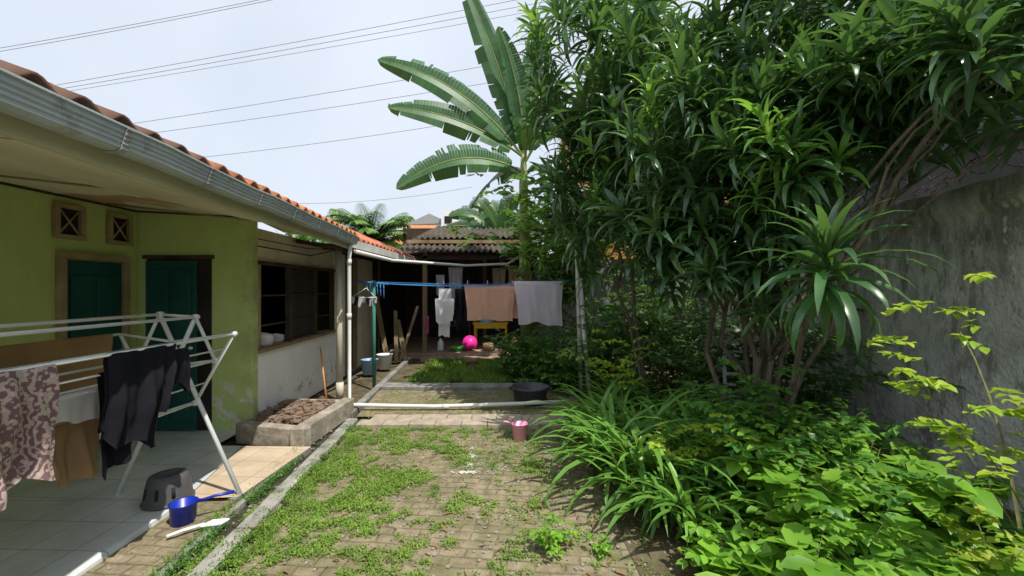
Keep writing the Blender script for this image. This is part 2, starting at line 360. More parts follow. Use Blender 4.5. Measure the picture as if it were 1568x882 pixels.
for y0,y1 in ((3.73,4.0),(4.24,4.51)):
    sbox('vent_void',y0+.03,y1-.03,2.09,2.33,.002,.006,DARK,0)  # no real hole: dark panel imitates the unlit vent opening
    sbox('vent_frame',y0,y1,2.33,2.37,.002,.05,FRAMEW); sbox('vent_frame',y0,y1,2.05,2.09,.002,.05,FRAMEW)
    sbox('vent_frame',y0,y0+.04,2.092,2.328,.002,.048,FRAMEW); sbox('vent_frame',y1-.04,y1,2.092,2.328,.002,.048,FRAMEW)
    tubes('vent_cross',[([(sx(y0,.02),y0+.04,2.09),(sx(y1,.02),y1-.04,2.33)],.009),([(sx(y0,.025),y0+.04,2.33),(sx(y1,.025),y1-.04,2.09)],.009)],FRAMEW,H,6)
wx=lambda y,o=0: -2.87-.13*(y-4.6)/2.5+o
def kb(n,y0,y1,z0,z1,o0,o1,mat,b=.004):
    V=[(wx(y0,o0),y0,z0),(wx(y0,o1),y0,z0),(wx(y1,o1),y1,z0),(wx(y1,o0),y1,z0)]
    V=V+[(a,b_,z1) for a,b_,c in V]
    return bev(obj(n,V,BF,mat,H),b)
kb('kitchen_low_wall',4.722,7.1,0,.86,-.12,0,WHITE,.01)
kb('corner_pier',4.605,4.72,.0,2.4,-.1,.004,GREEN,.008)
kb('kitchen_sill',4.722,7.1,.861,.9,-.16,.05,WOODB)
kb('kitchen_head',4.722,7.1,1.87,1.91,-.06,.03,DARKW)
for i,y in enumerate((4.73,5.5,6.3,7.0)):
    kb('kitchen_post',y,y+.07,.901,1.869,-.07,.0,FRAMEW if i==0 else DARKW)
for i in range(5):
    y=4.73+i*.475; kb('cream_panel',y,y+.46,1.912,2.28,-.04,-.01,CREAMP)
for z in (1.15,1.5): kb('window_bar',4.81,6.99,z,z+.02,-.05,-.02,DARKW)
kb('lattice_mid',5.58,6.29,.905,1.865,-.05,-.045,pm('wire_mesh',(.02,.02,.02),(.06,.05,.045),40,.9,.2))
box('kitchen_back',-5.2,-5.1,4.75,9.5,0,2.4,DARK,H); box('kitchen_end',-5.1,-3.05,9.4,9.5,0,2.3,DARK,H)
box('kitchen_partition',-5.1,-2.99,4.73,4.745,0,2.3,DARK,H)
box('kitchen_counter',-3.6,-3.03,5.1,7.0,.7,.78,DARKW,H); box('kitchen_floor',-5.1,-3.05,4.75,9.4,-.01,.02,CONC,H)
lathe('cooking_pot',[(0,0),(.11,0),(.13,.03),(.13,.11),(.14,.12),(.05,.15),(0,.16)],(-3.05,5.1,.9),ALU)
lathe('cooking_pot',[(0,0),(.08,0),(.10,.03),(.10,.08),(.11,.085),(0,.11)],(-3.08,5.45,.9),ALU)
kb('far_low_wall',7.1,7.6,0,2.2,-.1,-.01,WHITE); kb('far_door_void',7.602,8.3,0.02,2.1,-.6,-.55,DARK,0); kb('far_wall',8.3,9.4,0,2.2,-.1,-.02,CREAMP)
kb('far_post',7.61,7.68,0,2.2,-.08,.0,WOODB); kb('far_post2',8.22,8.29,0,2.2,-.08,0,WOODB)
obj('soffit',[(-1.40,-1,2.20),(-2.10,5.5,2.20),(-3.0,5.5,2.33),(-2.88,4.59,2.38),(-4.13,4.59,2.455),(-4.02,-1,2.455)],[(0,1,2,3,4,5)],CEIL,H)
for y in (0.6,1.8,3.0,4.2):
    xg=-1.38-.106*(y+1)
    tubes('soffit_batten',[([(xg,y,2.197),(-4.08,y,2.449)],.008)],FRAMEW,H,4)
tubes('ceiling_edge',[([(-4.0,-1,2.44),(-4.12,4.58,2.44),(-2.9,4.58,2.375)],.010)],DARKW,H,4)
wallseg('fascia',(-1.44,-1),(-2.13,5.5),2.115,2.215,.03,FASC,H,.004)
gp0=Vector((-1.40,-1,0)); gp1=Vector((-2.11,5.55,0)); gd=(gp1-gp0); gn=Vector((gd.y,-gd.x,0)).normalized()
prof=[(-.03,2.28),(-.03,2.20),(-.005,2.175),(.035,2.175),(.055,2.19),(.055,2.205),(.061,2.21),(.059,2.222),(.066,2.23),(.064,2.242),(.072,2.248),(.072,2.268),(.082,2.272),(.082,2.28),(.070,2.282)]
V=[];F=[];NG=24
for i in range(NG+1):
    p=gp0+gd*(i/NG)
    for o,z in prof: V.append(p+gn*o+Vector((0,0,z+.005*math.sin(i*1.3)+.003*math.sin(i*3.1))))
m_=len(prof)
for i in range(NG):
    for j in range(m_-1): F.append((i*m_+j,(i+1)*m_+j,(i+1)*m_+j+1,i*m_+j+1))
go=obj('gutter',V,F,GUT,H); go.modifiers.new('s','SOLIDIFY').thickness=.003
for i in range(11):
    p=gp0+gd*((i+.7)/11.2); q=p+gd.normalized()*.035
    Vv=[];Ff=[]
    for a in (p,q):
        for o,z in prof[1:]: Vv.append(a+gn*(o+(.006 if o>0 else -.004))+Vector((0,0,z-.004)))
    k=m_-1
    for j in range(k-1): Ff.append((j,k+j,k+j+1,j+1))
    b_=obj('gutter_strap',Vv,Ff,STRAP,H); b_.modifiers.new('s','SOLIDIFY').thickness=.004
def tilefn(per_u,amp,rows):
    def fn(s,t):
        w=math.sin(s*per_u*2*math.pi); w=w*abs(w)**-.2 if abs(w)>.01 else 0
        return (.01*mnoise.noise(Vector((s*60,t*rows,0))),0,amp*w+ .02*(1-(t*rows)%1.0)+.01*mnoise.noise(Vector((math.floor(s*per_u)*1.7,t*3,4))))
    return fn
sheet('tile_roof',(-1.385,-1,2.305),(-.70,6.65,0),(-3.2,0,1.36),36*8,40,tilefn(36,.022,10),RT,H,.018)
sheet('lean_to_roof',(-2.14,5.6,2.26),(-.02,4.0,0),(-2.6,0,1.1),160,12,tilefn(20,.022,6),pm('red_sheet',(.36,.10,.06),(.55,.20,.11),3,.8,.2),H,.012)
wallseg('lean_to_fascia',(-2.12,5.6),(-2.14,9.6),2.14,2.25,.025,pm('white_board',(.45,.45,.42),(.65,.64,.6),4,.7,.2),H)
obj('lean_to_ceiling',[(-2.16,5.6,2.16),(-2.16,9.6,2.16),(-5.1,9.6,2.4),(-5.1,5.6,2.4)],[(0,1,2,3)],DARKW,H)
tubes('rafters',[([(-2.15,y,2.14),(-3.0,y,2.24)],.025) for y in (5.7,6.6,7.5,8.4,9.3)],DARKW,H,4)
tubes('hanging_wires',[([(-2.9,4.7,2.16),(-2.6,5.3,2.10),(-2.15,5.9,2.12)],.006),([(-2.9,4.7,2.08),(-2.5,5.2,2.0),(-2.15,5.5,2.14)],.008)],DARKW,H,5)
pv=empty('pvc_drainpipe')
tubes('downpipe',[([(-2.09,5.42,2.18),(-2.11,5.42,2.0),(-2.11,5.42,.12),(-2.08,5.4,.09),(-1.0,5.4,.07),(.1,5.46,.09),(.75,5.5,.11)],.025)],PVC,pv,12)
tubes('joints',[([(-2.11,5.42,z),(-2.11,5.42,z+.07)],.031) for z in (.1,1.2,1.9)]+[([(-.9,5.4,.07),(-.82,5.41,.07)],.031)],PVC,pv,12)
tubes('drop',[([(-2.11,5.42,.12),(-2.13,5.1,.03)],.024)],PVC,pv,10)
tubes('pvc_column',[([(-2.47,6.0,0),(-2.49,6.0,2.2)],.045),([(-2.47,6.0,.0),(-2.47,6.0,.25)],.052)],PVCC,None,14)
tubes('pvc_overhead_pipe',[([(-2.1,5.6,2.09),(-2.0,7.0,2.06),(-1.05,9.3,2.1),(-.1,9.5,2.15),(.2,9.5,2.35)],.028)],PVC,None,10)
# ------------------------------------------------------------------ raised planter
PL=empty('rubble_planter')
PLC=m_concrete('planter_concrete',(.20,.175,.135),(.50,.45,.38),.4)
wallseg('front',(-2.86,4.32),(-2.06,4.12),-.01,.2,.12,PLC,PL,.012)
wallseg('right',(-2.055,4.12),(-2.0,5.3),-.01,.21,.14,PLC,PL,.012)
wallseg('back',(-2.16,5.3),(-2.88,5.35),-.01,.19,.1,PLC,PL,.012)
obj('fill',[(-2.88,4.35,.13),(-2.15,4.2,.13),(-2.1,5.3,.13),(-2.92,5.3,.13)],[(0,1,2,3)],SOIL,PL)
V=[];F=[]
for i in range(520):
    c=Vector((random.uniform(-2.82,-2.2),random.uniform(4.4,5.25),.14+random.uniform(0,.06))); s=random.choice((.012,.018,.03,.045))*random.uniform(.7,1.2)
    o=len(V); a=random.uniform(0,3.14); ca,sa=math.cos(a),math.sin(a)
    for k in range(8):
        x=(1 if k in(1,2,5,6) else -1)*s*random.uniform(.6,1.3); y=(1 if k%4>1 else -1)*s*random.uniform(.4,1); z=(1 if k>3 else -1)*s*.4*random.uniform(.5,1.3)
        V.append(c+Vector((x*ca-y*sa,x*sa+y*ca,z)))
    F+=[tuple(q+o for q in f) for f in BF]
obj('rubble',V,F,BRICKR,PL)
# ------------------------------------------------------------------ drying rack
D=empty('clothes_drying_rack')
yF,yN=3.17,1.55
def frame(y):
    L=[]
    s=lambda *p: L.append(([(a,y,b) for a,b in p[:-1]],p[-1]))
    s((-2.67,1.40),(-2.05,.01),.016); s((-2.40,1.38),(-3.0,.01),.016)
    s((-2.40,1.38),(-2.25,1.05),.012); s((-2.11,1.25),(-2.40,.73),.012); s((-2.11,1.25),(-2.60,1.19),.010); s((-2.25,1.05),(-2.5,1.02),.010); s((-2.40,.73),(-2.76,.62),.012)
    s((-2.67,1.40),(-2.82,1.08),.012); s((-2.97,1.25),(-2.55,1.19),.010); s((-2.97,1.25),(-2.72,.75),.012); s((-2.82,1.06),(-2.6,1.02),.010)
    s((-2.67,1.40),(-2.40,1.38),.010)
    return L
tubes('end_frames',frame(yF)+frame(yN),ALU,D,8)
bars=[(-2.67,1.40,.011),(-2.40,1.38,.011),(-2.11,1.25,.010),(-2.25,1.05,.009),(-2.18,1.14,.006),(-2.33,.88,.006),(-2.40,.73,.009),(-2.58,.68,.006),(-2.76,.62,.009),(-2.97,1.25,.010),(-2.82,1.06,.009),(-2.55,1.19,.006),(-2.48,1.02,.006)]
tubes('bars',[([(x,yN,z),(x,yF,z)],r) for x,z,r in bars],ALU,D,8)
tubes('feet',[([(x,y,.0),(x+.01*s,y,.03)],.02) for y in (yF,yN) for x,s in ((-2.05,-1),(-3.0,1))],BLACKP,D,8)
tubes('joint_caps',[([(x,yF-.015,z),(x,yF+.02,z)],.022) for x,z in ((-2.67,1.40),(-2.40,1.38),(-2.11,1.25),(-2.25,1.05),(-2.40,.73))],ALU,D,10)
def hang(name,x,z,y0,y1,df,db,mat,amp=.03,waves=3,seed=0,skew=0,xo=.012,parent=None,dirx=(0,1),ragged=.04):
    NU,NV=40,30; V=[];F=[]; tot=df+db; nx,ny=(dirx[1],-dirx[0]); Lw=y1-y0
    rs=random.Random(seed); ph=rs.uniform(0,6)
    for i in range(NU+1):
        s=i/NU; rag=ragged*math.sin(s*5+ph)+ragged*.5*math.sin(s*13+ph*2)
        for j in range(NV+1):
            d=-db+(tot)*j/NV
            dd=abs(d); sg=1 if d>0 else -1
            drop=max(0,dd-.015)*(1+rag/(max(tot,.1))*.9)
            w=amp*min(1,dd/.25)*(math.sin(s*waves*6.28+ph+dd*2)+.5*math.sin(s*waves*2.3*6.28+ph*3-dd*3)+.35*mnoise.noise(Vector((s*6,dd*9,ph)))*2)
            off=sg*min(dd,xo)+w+ .02*math.sin(dd*9+ph)*(min(1,dd/.2))
            if xo>.012: off=sg*(min(dd,xo)+abs(w)*.3)+ (w if amp>.02 else w*.5)
            al=(s-.5)*Lw*(1-.12*min(1,dd/.4))+.5*Lw+skew*dd
            V.append((x+dirx[0]*al+nx*off, y0+dirx[1]*al+ny*off, z+.012-drop))
    for i in range(NU):
        for j in range(NV):
            a=i*(NV+1)+j; F.append((a,a+NV+1,a+NV+2,a+1))
    return np_obj(name,V,F,mat,parent)
BTK=m_batik(); BRT=cloth_m('brown_towel',(.40,.25,.12),(.28,.175,.08),.1); BLK=cloth_m('black_fabric',(.012,.012,.017),(.02,.02,.028),.03)
WHC=cloth_m('white_fabric',(.80,.78,.80),(.72,.70,.72),.4); PEA=cloth_m('peach_towel',(.82,.52,.39),(.76,.47,.35),.4); LAV=cloth_m('lavender_sheet',(.80,.75,.83),(.74,.69,.78),.45)
TAN=cloth_m('tan_cloth',(.42,.28,.16),(.35,.22,.12),.2); CRM=cloth_m('cream_cloth',(.62,.55,.45),(.5,.43,.35),.2)
hang('batik_cloth',-2.11,1.25,1.45,1.92,.56,.5,BTK,.035,2,1,.05,ragged=.08)
hang('black_shirt',-2.11,1.25,2.18,2.62,.5,.45,BLK,.025,2,2,-.12,ragged=.12)
hang('black_shirt_sleeve',-2.13,1.2,2.5,2.72,.3,.3,BLK,.03,1,8,.15,ragged=.1)
hang('black_trousers',-2.18,1.14,2.2,2.55,.52,.3,BLK,.03,2,3,ragged=.12)
hang('brown_towel',-2.97,1.25,2.1,3.1,.38,.36,BRT,.008,1,4,ragged=.01)
hang('tan_towel',-2.76,.95,1.9,2.9,.3,.28,TAN,.012,1,9,ragged=.01)
hang('white_cloth',-2.25,1.05,2.0,2.32,.17,.15,WHC,.012,2,5)
hang('tan_rag',-2.33,.88,2.0,2.38,.3,.25,TAN,.03,2,6,ragged=.1)
# ------------------------------------------------------------------ stool, dipper, brush, pail, basin
S=empty('plastic_stool')
lathe('body',[(.15,0),(.148,.02),(.135,.12),(.125,.17),(.115,.19),(.09,.198),(.045,.195),(.04,.185),(0,.185)],(-2.53,3.08,.038),GREYP,S)
lathe('rim',[(.145,0),(.158,.0),(.158,.015),(.145,.02)],(-2.53,3.08,.04),GREYP,S)
for a in (4.2,4.9,5.6): tube('slot',[(-2.53+.141*math.cos(a),3.08+.141*math.sin(a),.10),(-2.53+.131*math.cos(a),3.08+.131*math.sin(a),.17)],.012,DARK,S)
B=empty('blue_dipper')
lathe('cup',[(0,0),(.07,0),(.078,.13),(.084,.135),(.074,.132),(.066,.01),(0,.01)],(-2.24,2.85,.006),BLUEP,B)
tube('handle',[(-2.17,2.88,.13),(-2.08,2.93,.145),(-1.98,2.98,.15)],[.010,.010,.014],BLUEP,B)
BR=empty('scrub_brush')
bev(obj('head',[(-2.05,2.74,.02),(-1.93,2.77,.02),(-1.91,2.84,.02),(-2.02,2.82,.02),(-2.05,2.74,.045),(-1.93,2.77,.045),(-1.91,2.84,.045),(-2.02,2.82,.045)],BF,WHITEP,BR),.012)
tube('handle',[(-2.04,2.77,.035),(-2.12,2.69,.04),(-2.18,2.64,.03)],[.012,.01,.012],WHITEP,BR)
box('bristles',-2.02,-1.94,2.77,2.81,.005,.02,LBLUE,BR)
PB=empty('pink_pail')
lathe('cup',[(0,0),(.068,0),(.082,.17),(.090,.175),(.079,.172),(.064,.01),(0,.012)],(.08,4.4,.003),PINK,PB)
tube('handle',[(0.0,4.4,.17),(-.05,4.39,.195),(-.09,4.38,.20)],[.010,.010,.012],PINK,PB)
BB=empty('black_basin')
lathe('tub',[(0,0),(.20,0),(.215,.02),(.245,.2),(.265,.205),(.265,.225),(.235,.22),(.2,.04),(0,.03)],(.25,5.78,.022),TUBP,BB,40)
for s in (-1,1): tube('handle',[(.25+s*.25,5.72,.2),(.25+s*.3,5.75,.22),(.25+s*.3,5.81,.22),(.25+s*.25,5.84,.2)],.012,TUBP,BB)
V=[];F=[]
for i in range(330):
    u=random.gauss(0,1); v=random.gauss(0,1)
    if i<130: x=-.38+.014*u; y=3.9+.16*v
    elif i<200: x=-.40+.05*u; y=3.62+.014*v
    else: x=-.22+.12*u; y=3.75+.09*v
    s=random.uniform(.004,.013) if i<200 else random.uniform(.002,.007); o=len(V)
    for k in range(6):
        a=k*math.pi/3; V.append((x+s*math.cos(a)*random.uniform(.5,1.4),y+s*math.sin(a)*random.uniform(.5,1.4),.0045+.00001*i))
    F.append(tuple(range(o,o+6)))
obj('paint_spill',V,F,pm('lime_spill',(.42,.40,.36),(.62,.60,.57),30,.9,.1))
# ------------------------------------------------------------------ clothesline
CL=empty('clothesline')
tubes('post',[([(-2.19,6.65,0),(-2.2,6.65,1.72)],.028)],pm('green_pipe',(.03,.14,.11),(.06,.22,.17),5,.6,.1),CL,10)
tubes('crossarm',[([(-2.45,6.6,1.70),(-1.98,6.72,1.66)],.018)],BLUER,CL,8)
def sag(a,b,s,n=14):
    a=Vector(a);b=Vector(b); return [a.lerp(b,i/n)-Vector((0,0,s*4*(i/n)*(1-i/n))) for i in range(n+1)]
tubes('ropes',[(sag((-2.42,6.6,1.7),(1.05,6.8,1.74),.09),.007),(sag((-2.0,6.72,1.67),(1.05,7.0,1.75),.06),.007),(sag((-2.2,6.65,1.7),(1.05,6.9,1.68),.03),.005)],BLUER,CL,6)
tubes('rope_knots',[([( -2.3+.05*i,6.63+.01*i,1.66),(-2.28+.05*i,6.63,1.5-.03*(i%3))],.008) for i in range(6)],BLUER,CL,5)
hang('peach_towel',-.77,1.63,6.76,7.59,.58,.5,PEA,.018,2,11,dirx=(1,0),ragged=.03,parent=CL,xo=.045)
hang('peach_towel_small',-.2,1.62,6.90,7.50,.52,.4,PEA,.018,2,14,dirx=(1,0),ragged=.08,parent=CL,xo=.045)
hang('lavender_sheet',.02,1.70,6.58,7.36,.70,.5,LAV,.018,2,12,dirx=(1,0),skew=.05,parent=CL,ragged=.06,xo=.05)
hang('white_shirt',-1.17,1.58,6.70,6.90,.78,.6,WHC,.015,1,17,dirx=(1,0),skew=-.02,ragged=.03,parent=CL,xo=.03)
hang('white_shirt_sleeve',-1.22,1.42,6.66,6.96,.4,.3,WHC,.018,1,15,dirx=(1,0),ragged=.05,parent=CL,xo=.04)
hang('dark_shirt',-1.0,1.58,7.3,7.55,.75,.6,BLK,.03,2,16,dirx=(1,0),parent=CL)
for x in (-.72,-.4,0.0,.1,.4,.75,-1.1): box('clothes_peg',x,x+.012,6.70,6.73,1.66,1.72,PINK if x<.05 else BLUER,CL)
tubes('sock_hanger',[([(-2.3,6.6,1.6),(-2.5,6.5,1.45)],.006),([(-2.3,6.6,1.6),(-2.15,6.6,1.45)],.006),([(-2.5,6.5,1.45),(-2.15,6.6,1.45),(-2.2,6.8,1.45),(-2.5,6.5,1.45)],.007)],PVC,CL,6)
for i in range(7): hang('sock',-2.5+.05*i,1.45,6.5+.02*i,6.56+.02*i,.1+.03*(i%3),.05,(WHC,BLK,LAV)[i%3],.01,1,20+i,dirx=(1,0),parent=CL)
tubes('white_frame_pole',[([(1.04,6.3,0),(.92,6.3,4.0)],.03),([(1.16,6.25,0),(1.02,6.32,1.75)],.035),([(.93,6.3,3.05),(1.5,6.5,3.05)],.02)],PVC,None,10)
# ------------------------------------------------------------------ back shed
SH=empty('back_shed')
for x,y in ((-2.0,9.62),(.3,9.62),(-.8,12.3),(-3.1,9.62)): box('post',x-.05,x+.05,y-.05,y+.05,.12,2.5,WOODB,SH,.005)
box('front_beam',-3.2,.5,9.57,9.66,2.25,2.35,DARKW,SH,.005)
corr=lambda n,a: (lambda s,t:(0,0,a*math.sin(s*n*2*math.pi)))
sheet('roof_lower',(-2.55,9.2,2.42),(3.0,0,.0),(0,1.8,.5),240,6,corr(22,.03),ASB,SH,.01)
sheet('roof_upper',(-2.3,9.9,2.78),(3.3,0,.05),(0,3.2,.75),260,6,corr(24,.03),ASB,SH,.01)
box('roof_batten',-2.5,.4,9.9,9.96,2.66,2.74,WOODB,SH)
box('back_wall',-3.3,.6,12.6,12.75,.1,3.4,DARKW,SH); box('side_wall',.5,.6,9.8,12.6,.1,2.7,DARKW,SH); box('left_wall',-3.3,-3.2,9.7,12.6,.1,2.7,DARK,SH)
sheet('mid_roof',(-3.2,9.5,2.3),(1.2,0,0.05),(0,3,.4),80,4,corr(9,.02),ASB,SH,.01)
T=empty('yellow_table')
box('top',-.95,-.1,10.1,10.5,.72,.76,YEL,T,.005); box('apron',-.92,-.13,10.11,10.13,.62,.718,YEL,T,.003)
for x in (-.92,-.17):
    for y in (10.14,10.45): box('leg',x,x+.05,y,y+.05,.12,.72,YEL,T)
lathe('pink_basin',[(0,0),(.12,0),(.17,.02),(.17,.05),(0,.06)],(0,0,0),HPINK).rotation_euler=(R(70),0,R(10)); bpy.data.objects['pink_basin'].location=(-1.0,9.9,.3)
lathe('green_basin',[(0,0),(.14,0),(.2,.09),(.21,.095),(.13,.02),(0,.02)],(-1.3,9.85,.12),GRN)
lathe('orange_pot',[(0,0),(.12,0),(.16,.14),(.17,.15),(.0,.13)],(-.25,10.3,.762),ORNG)
lathe('rice_pot',[(0,0),(.14,0),(.15,.1),(.13,.18),(0,.2)],(-.55,9.85,.12),WOODB)
lathe('white_bucket',[(0,0),(.12,0),(.15,.28),(.16,.285),(.14,.28),(.1,.02),(0,.02)],(-2.5,8.2,.02),WHITEP)
lathe('blue_bucket',[(0,0),(.12,0),(.15,.26),(.16,.27),(.14,.26),(.1,.02),(0,.02)],(-2.62,7.7,.02),LBLUE)
lathe('plastic_jug',[(0,0),(.07,0),(.075,.03),(.07,.2),(.03,.25),(.03,.28),(0,.28)],(-1.7,9.95,.12),WHITEP)
lathe('clay_jar',[(0,0),(.09,0),(.15,.14),(.14,.25),(.09,.3),(.1,.33),(0,.32)],(.12,9.8,.12),WOODB)
lathe('food_cover',[(.18,0),(.17,.06),(.1,.13),(0,.15)],(-.62,10.3,.762),LBLUE)
SF=empty('storage_shelf')
for z in (.5,1.0,1.5): box('board',-1.95,-1.2,12.0,12.35,z,z+.03,WOODB,SF)
for x in (-1.95,-1.23): box('upright',x,x+.03,11.96,11.999,.12,1.9,WOODB,SF)
for i in range(9): lathe('jar',[(0,0),(.05,0),(.055,.12),(.04,.15),(0,.16)],(-1.85+.075*i,12.1,.531+.5*(i%3)),(WHITEP,ORNG,LBLUE,GRN)[i%4],SF,12)
W=empty('leaning_planks')
for i,(x,dx,h,w_) in enumerate([(-2.7,.35,1.35,.1),(-2.5,.12,1.1,.08),(-2.42,-.3,1.2,.06),(-2.3,.28,.9,.1),(-2.62,.5,1.5,.04)]):
    obj('plank_%d'%i,[(x,8.9,.02),(x+w_,8.9,.02),(x-dx+w_,9.25,h),(x-dx,9.25,h)],[(0,1,2,3)],WOODB,W).modifiers.new('s','SOLIDIFY').thickness=.02
hg=empty('hanging_clothes')
for i,(x,y,z,w,d,m) in enumerate([(-1.55,10.2,2.1,.35,.8,WHC),(-.5,10.6,2.1,.35,.7,CRM),(-.1,10.5,2.15,.3,.6,PEA),(-1.9,10.4,2.0,.25,.7,BLK),(.1,10.2,2.0,.2,.5,WHC),(-1.1,10.8,2.05,.25,.9,BLK),(-1.8,9.9,1.9,.2,.5,LAV)]):
    hang('garment_%d'%i,x,z,y,y+w,d,d*.9,m,.03,2,40+i,dirx=(1,0),parent=hg)
HO=empty('hoe'); tube('shaft',[(-2.55,5.75,.05),(-2.75,6.0,.75)],.012,ORNG,HO); tube('blade',[(-2.6,5.7,.04),(-2.5,5.7,.02)],[.03,.05],RUST,HO)
hang('pink_towel',-1.98,.95,9.45,9.55,.4,.3,cloth_m('pink_fabric',(.7,.2,.35)),.02,1,60,dirx=(1,0))
# ------------------------------------------------------------------ right wall
V=[];F=[]; nI,nJ=120,30; wx2=lambda y:3.086+.16*y
top=lambda y: 2.40+.03*mnoise.noise(Vector((y*3,0,0)))+.02*mnoise.noise(Vector((y*11,0,3)))
for i in range(nI+1):
    y=-1.5+14*i/nI
    for j in range(nJ+1):
        z=top(y)*j/nJ
        led=-.05 if z>2.18 else 0
        V.append((wx2(y)+.018*mnoise.noise(Vector((y*2,z*2,0)))+led,y,z))
    V.append((wx2(y)+.16,y,top(y)-.02)); V.append((wx2(y)+.16,y,0))
k=nJ+3
for i in range(nI):
    for j in range(k-1): F.append((i*k+j,i*k+j+1,(i+1)*k+j+1,(i+1)*k+j))
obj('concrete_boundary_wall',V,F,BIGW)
bw=[]
for n_ in range(3):
    pts=[]
    for i in range(160):
        y=1+6*i/159; pts.append((wx2(y)+.05+.03*math.sin(i*.9+n_*2),y,2.47+.08*n_+.03*math.cos(i*.9+n_)+.05*math.sin(i*.13+n_)))
    bw.append((pts,.004))
    for i in range(2,158,5):
        p=Vector(pts[i]); bw.append(([p+Vector((-.02,.01,.03)),p-Vector((-.02,.01,.03))],.003)); bw.append(([p+Vector((-.02,0.02,-.03)),p-Vector((-.02,.02,-.03))],.003))
tubes('barbed_wire',bw,RUST,None,4)
NB=empty('neighbour_building')
wallseg('grey_wall',(4.3,-3),(5.6,9.5),0,4.6,-.3,GREYW,NB)
wallseg('ledge',(4.2,-3),(5.5,9.5),3.2,3.3,-.1,GREYW,NB)
OH=empty('orange_house')
box('walls',1.8,6,11.5,16,0,7,ORNG,OH); box('balcony',1.7,3.2,10.9,11.49,4.1,4.25,WHITEP,OH); box('parapet',1.72,3.2,10.9,10.96,4.25,4.9,ORNG,OH); box('window',2.1,2.9,11.47,11.495,4.9,6.2,DARK,OH); box('window_frame',2.05,2.95,11.44,11.468,6.2,6.28,WHITEP,OH)
box('rear_wall',.62,5.3,10.2,10.35,0,2.3,GREYW,None)
LT=empty('white_trellis')
for i in range(8): box('rail_%d'%i,2.55,2.85,5.0,5.03,.3+.13*i,.33+.13*i,PVC,LT)
for x in (2.55,2.82): box('stile',x,x+.03,5.031,5.06,0,1.4,PVC,LT)
# ------------------------------------------------------------------ dracaena tree
def rosette(seed,n=30,L=.42,W=.056,lo=100,extra=0):
    r=np.random.default_rng(seed)
    k=np.arange(n)/(n-1); az=np.arange(n)*2.39996+r.uniform(-.25,.25,n)
    el=R(82)-k*R(lo)+r.uniform(-.18,.18,n)
    P=np.zeros((n,3)); P[:,2]=.12-.20*k
    LL=L*(.5+.6*np.sin(np.pi*(.22+.6*k)))*r.uniform(.8,1.12,n)
    return straps(P,az,el,LL,W*r.uniform(.8,1.15,n),R(60+extra)+k*R(30)+r.uniform(-.3,.35,n),6,'lance',.3,r.uniform(-.3,.3,n),1.5)
ros=[rosette(100+i,22+2*(i%4)) for i in range(7)]
rosb=[rosette(200+i,15,.32,.045) for i in range(2)]
rosbig=rosette(321,48,.50,.062,118,8)
DT=empty('dracaena_tree'); ACC={'d':[],'y':[]}
def put(young,p,s,tilt,azt,geo=None):
    V,F=geo or random.choice(rosb if young else ros)
    q=Quaternion(Vector((-math.sin(azt),math.cos(azt),0)),tilt)@Quaternion((0,0,1),random.uniform(0,6.28))
    M=np.array(q.to_matrix()); ACC['y' if young else 'd'].append((V@M.T*s+np.array(p),F))
EL=[((1.02,5.6,4.5),(.85,.9,1.2),50),((1.1,5.3,2.8),(.55,.8,.8),34),((2.0,4.6,3.9),(1.0,.9,1.3),50),((1.85,4.2,2.40),(.72,.7,.65),34),
    ((2.35,3.7,2.80),(.55,.6,.6),24),((2.6,3.7,3.85),(.95,.8,.85),36),((3.2,3.1,3.5),(.85,.7,.6),34),((2.65,2.3,2.95),(.5,.3,.22),9),((3.7,4.4,3.9),(.8,.9,.9),22),
    ((1.5,4.8,3.4),(.8,.6,.8),22),((3.0,2.9,3.0),(.6,.5,.25),12),
    ((2.05,3.45,1.75),(.4,.3,.45),12),((2.25,3.1,2.75),(.6,.3,.45),17),((2.65,2.8,3.05),(.5,.3,.3),11),((1.62,3.95,1.85),(.42,.35,.42),14),((1.5,3.7,2.9),(.5,.35,.5),14)]
for gi,(c,r,n) in enumerate(EL):
    for i in range(n):
        th=random.uniform(0,6.28); ph=math.acos(random.uniform(-1,1)); rr=random.uniform(.5,1.0)**.6
        d=Vector((math.sin(ph)*math.cos(th),math.sin(ph)*math.sin(th),math.cos(ph)))
        p=Vector(c)+Vector((d.x*r[0],d.y*r[1],d.z*r[2]))*rr
        y=d.y<-.1 and random.random()<.10
        put(y,p,random.uniform(.8,1.2)*(.9 if gi>10 else 1),random.uniform(.1,1.0)*(1 if d.z<.6 else .5),math.atan2(d.y,d.x)+random.uniform(-.6,.6))
ROS=[((1.98,2.95,2.40),1.0,0),((1.65,3.6,2.05),1.0,0),((1.32,3.9,2.15),.95,0),((1.25,4.3,1.95),1.0,0),((.78,5.0,2.05),.9,0),((.68,5.2,2.4),.9,0),
     ((1.95,3.0,2.62),.8,1),((1.45,3.9,2.55),.8,1),((2.0,3.4,1.8),1.0,0),((2.2,3.3,2.2),1.0,0),((1.55,4.0,1.75),.95,0),((2.7,2.6,2.85),.95,0),((2.35,2.1,2.75),.95,0),((2.75,2.0,2.8),1.05,0),
     ((.2,7.0,2.15),.8,1),((.45,6.5,2.05),.8,1),((.95,4.9,1.75),.9,0),((1.1,4.6,2.35),.9,0),((2.45,2.9,2.95),1.0,0),((2.1,2.6,3.0),.9,0),((3.2,2.7,2.7),1.05,0),((3.0,2.4,2.6),1.0,0),((2.85,2.9,2.65),1.0,0)]
for p,s,b in ROS: put(b,p,s,random.uniform(0,.35),random.uniform(0,6.28))
BIGP=(1.82,2.42,1.66)
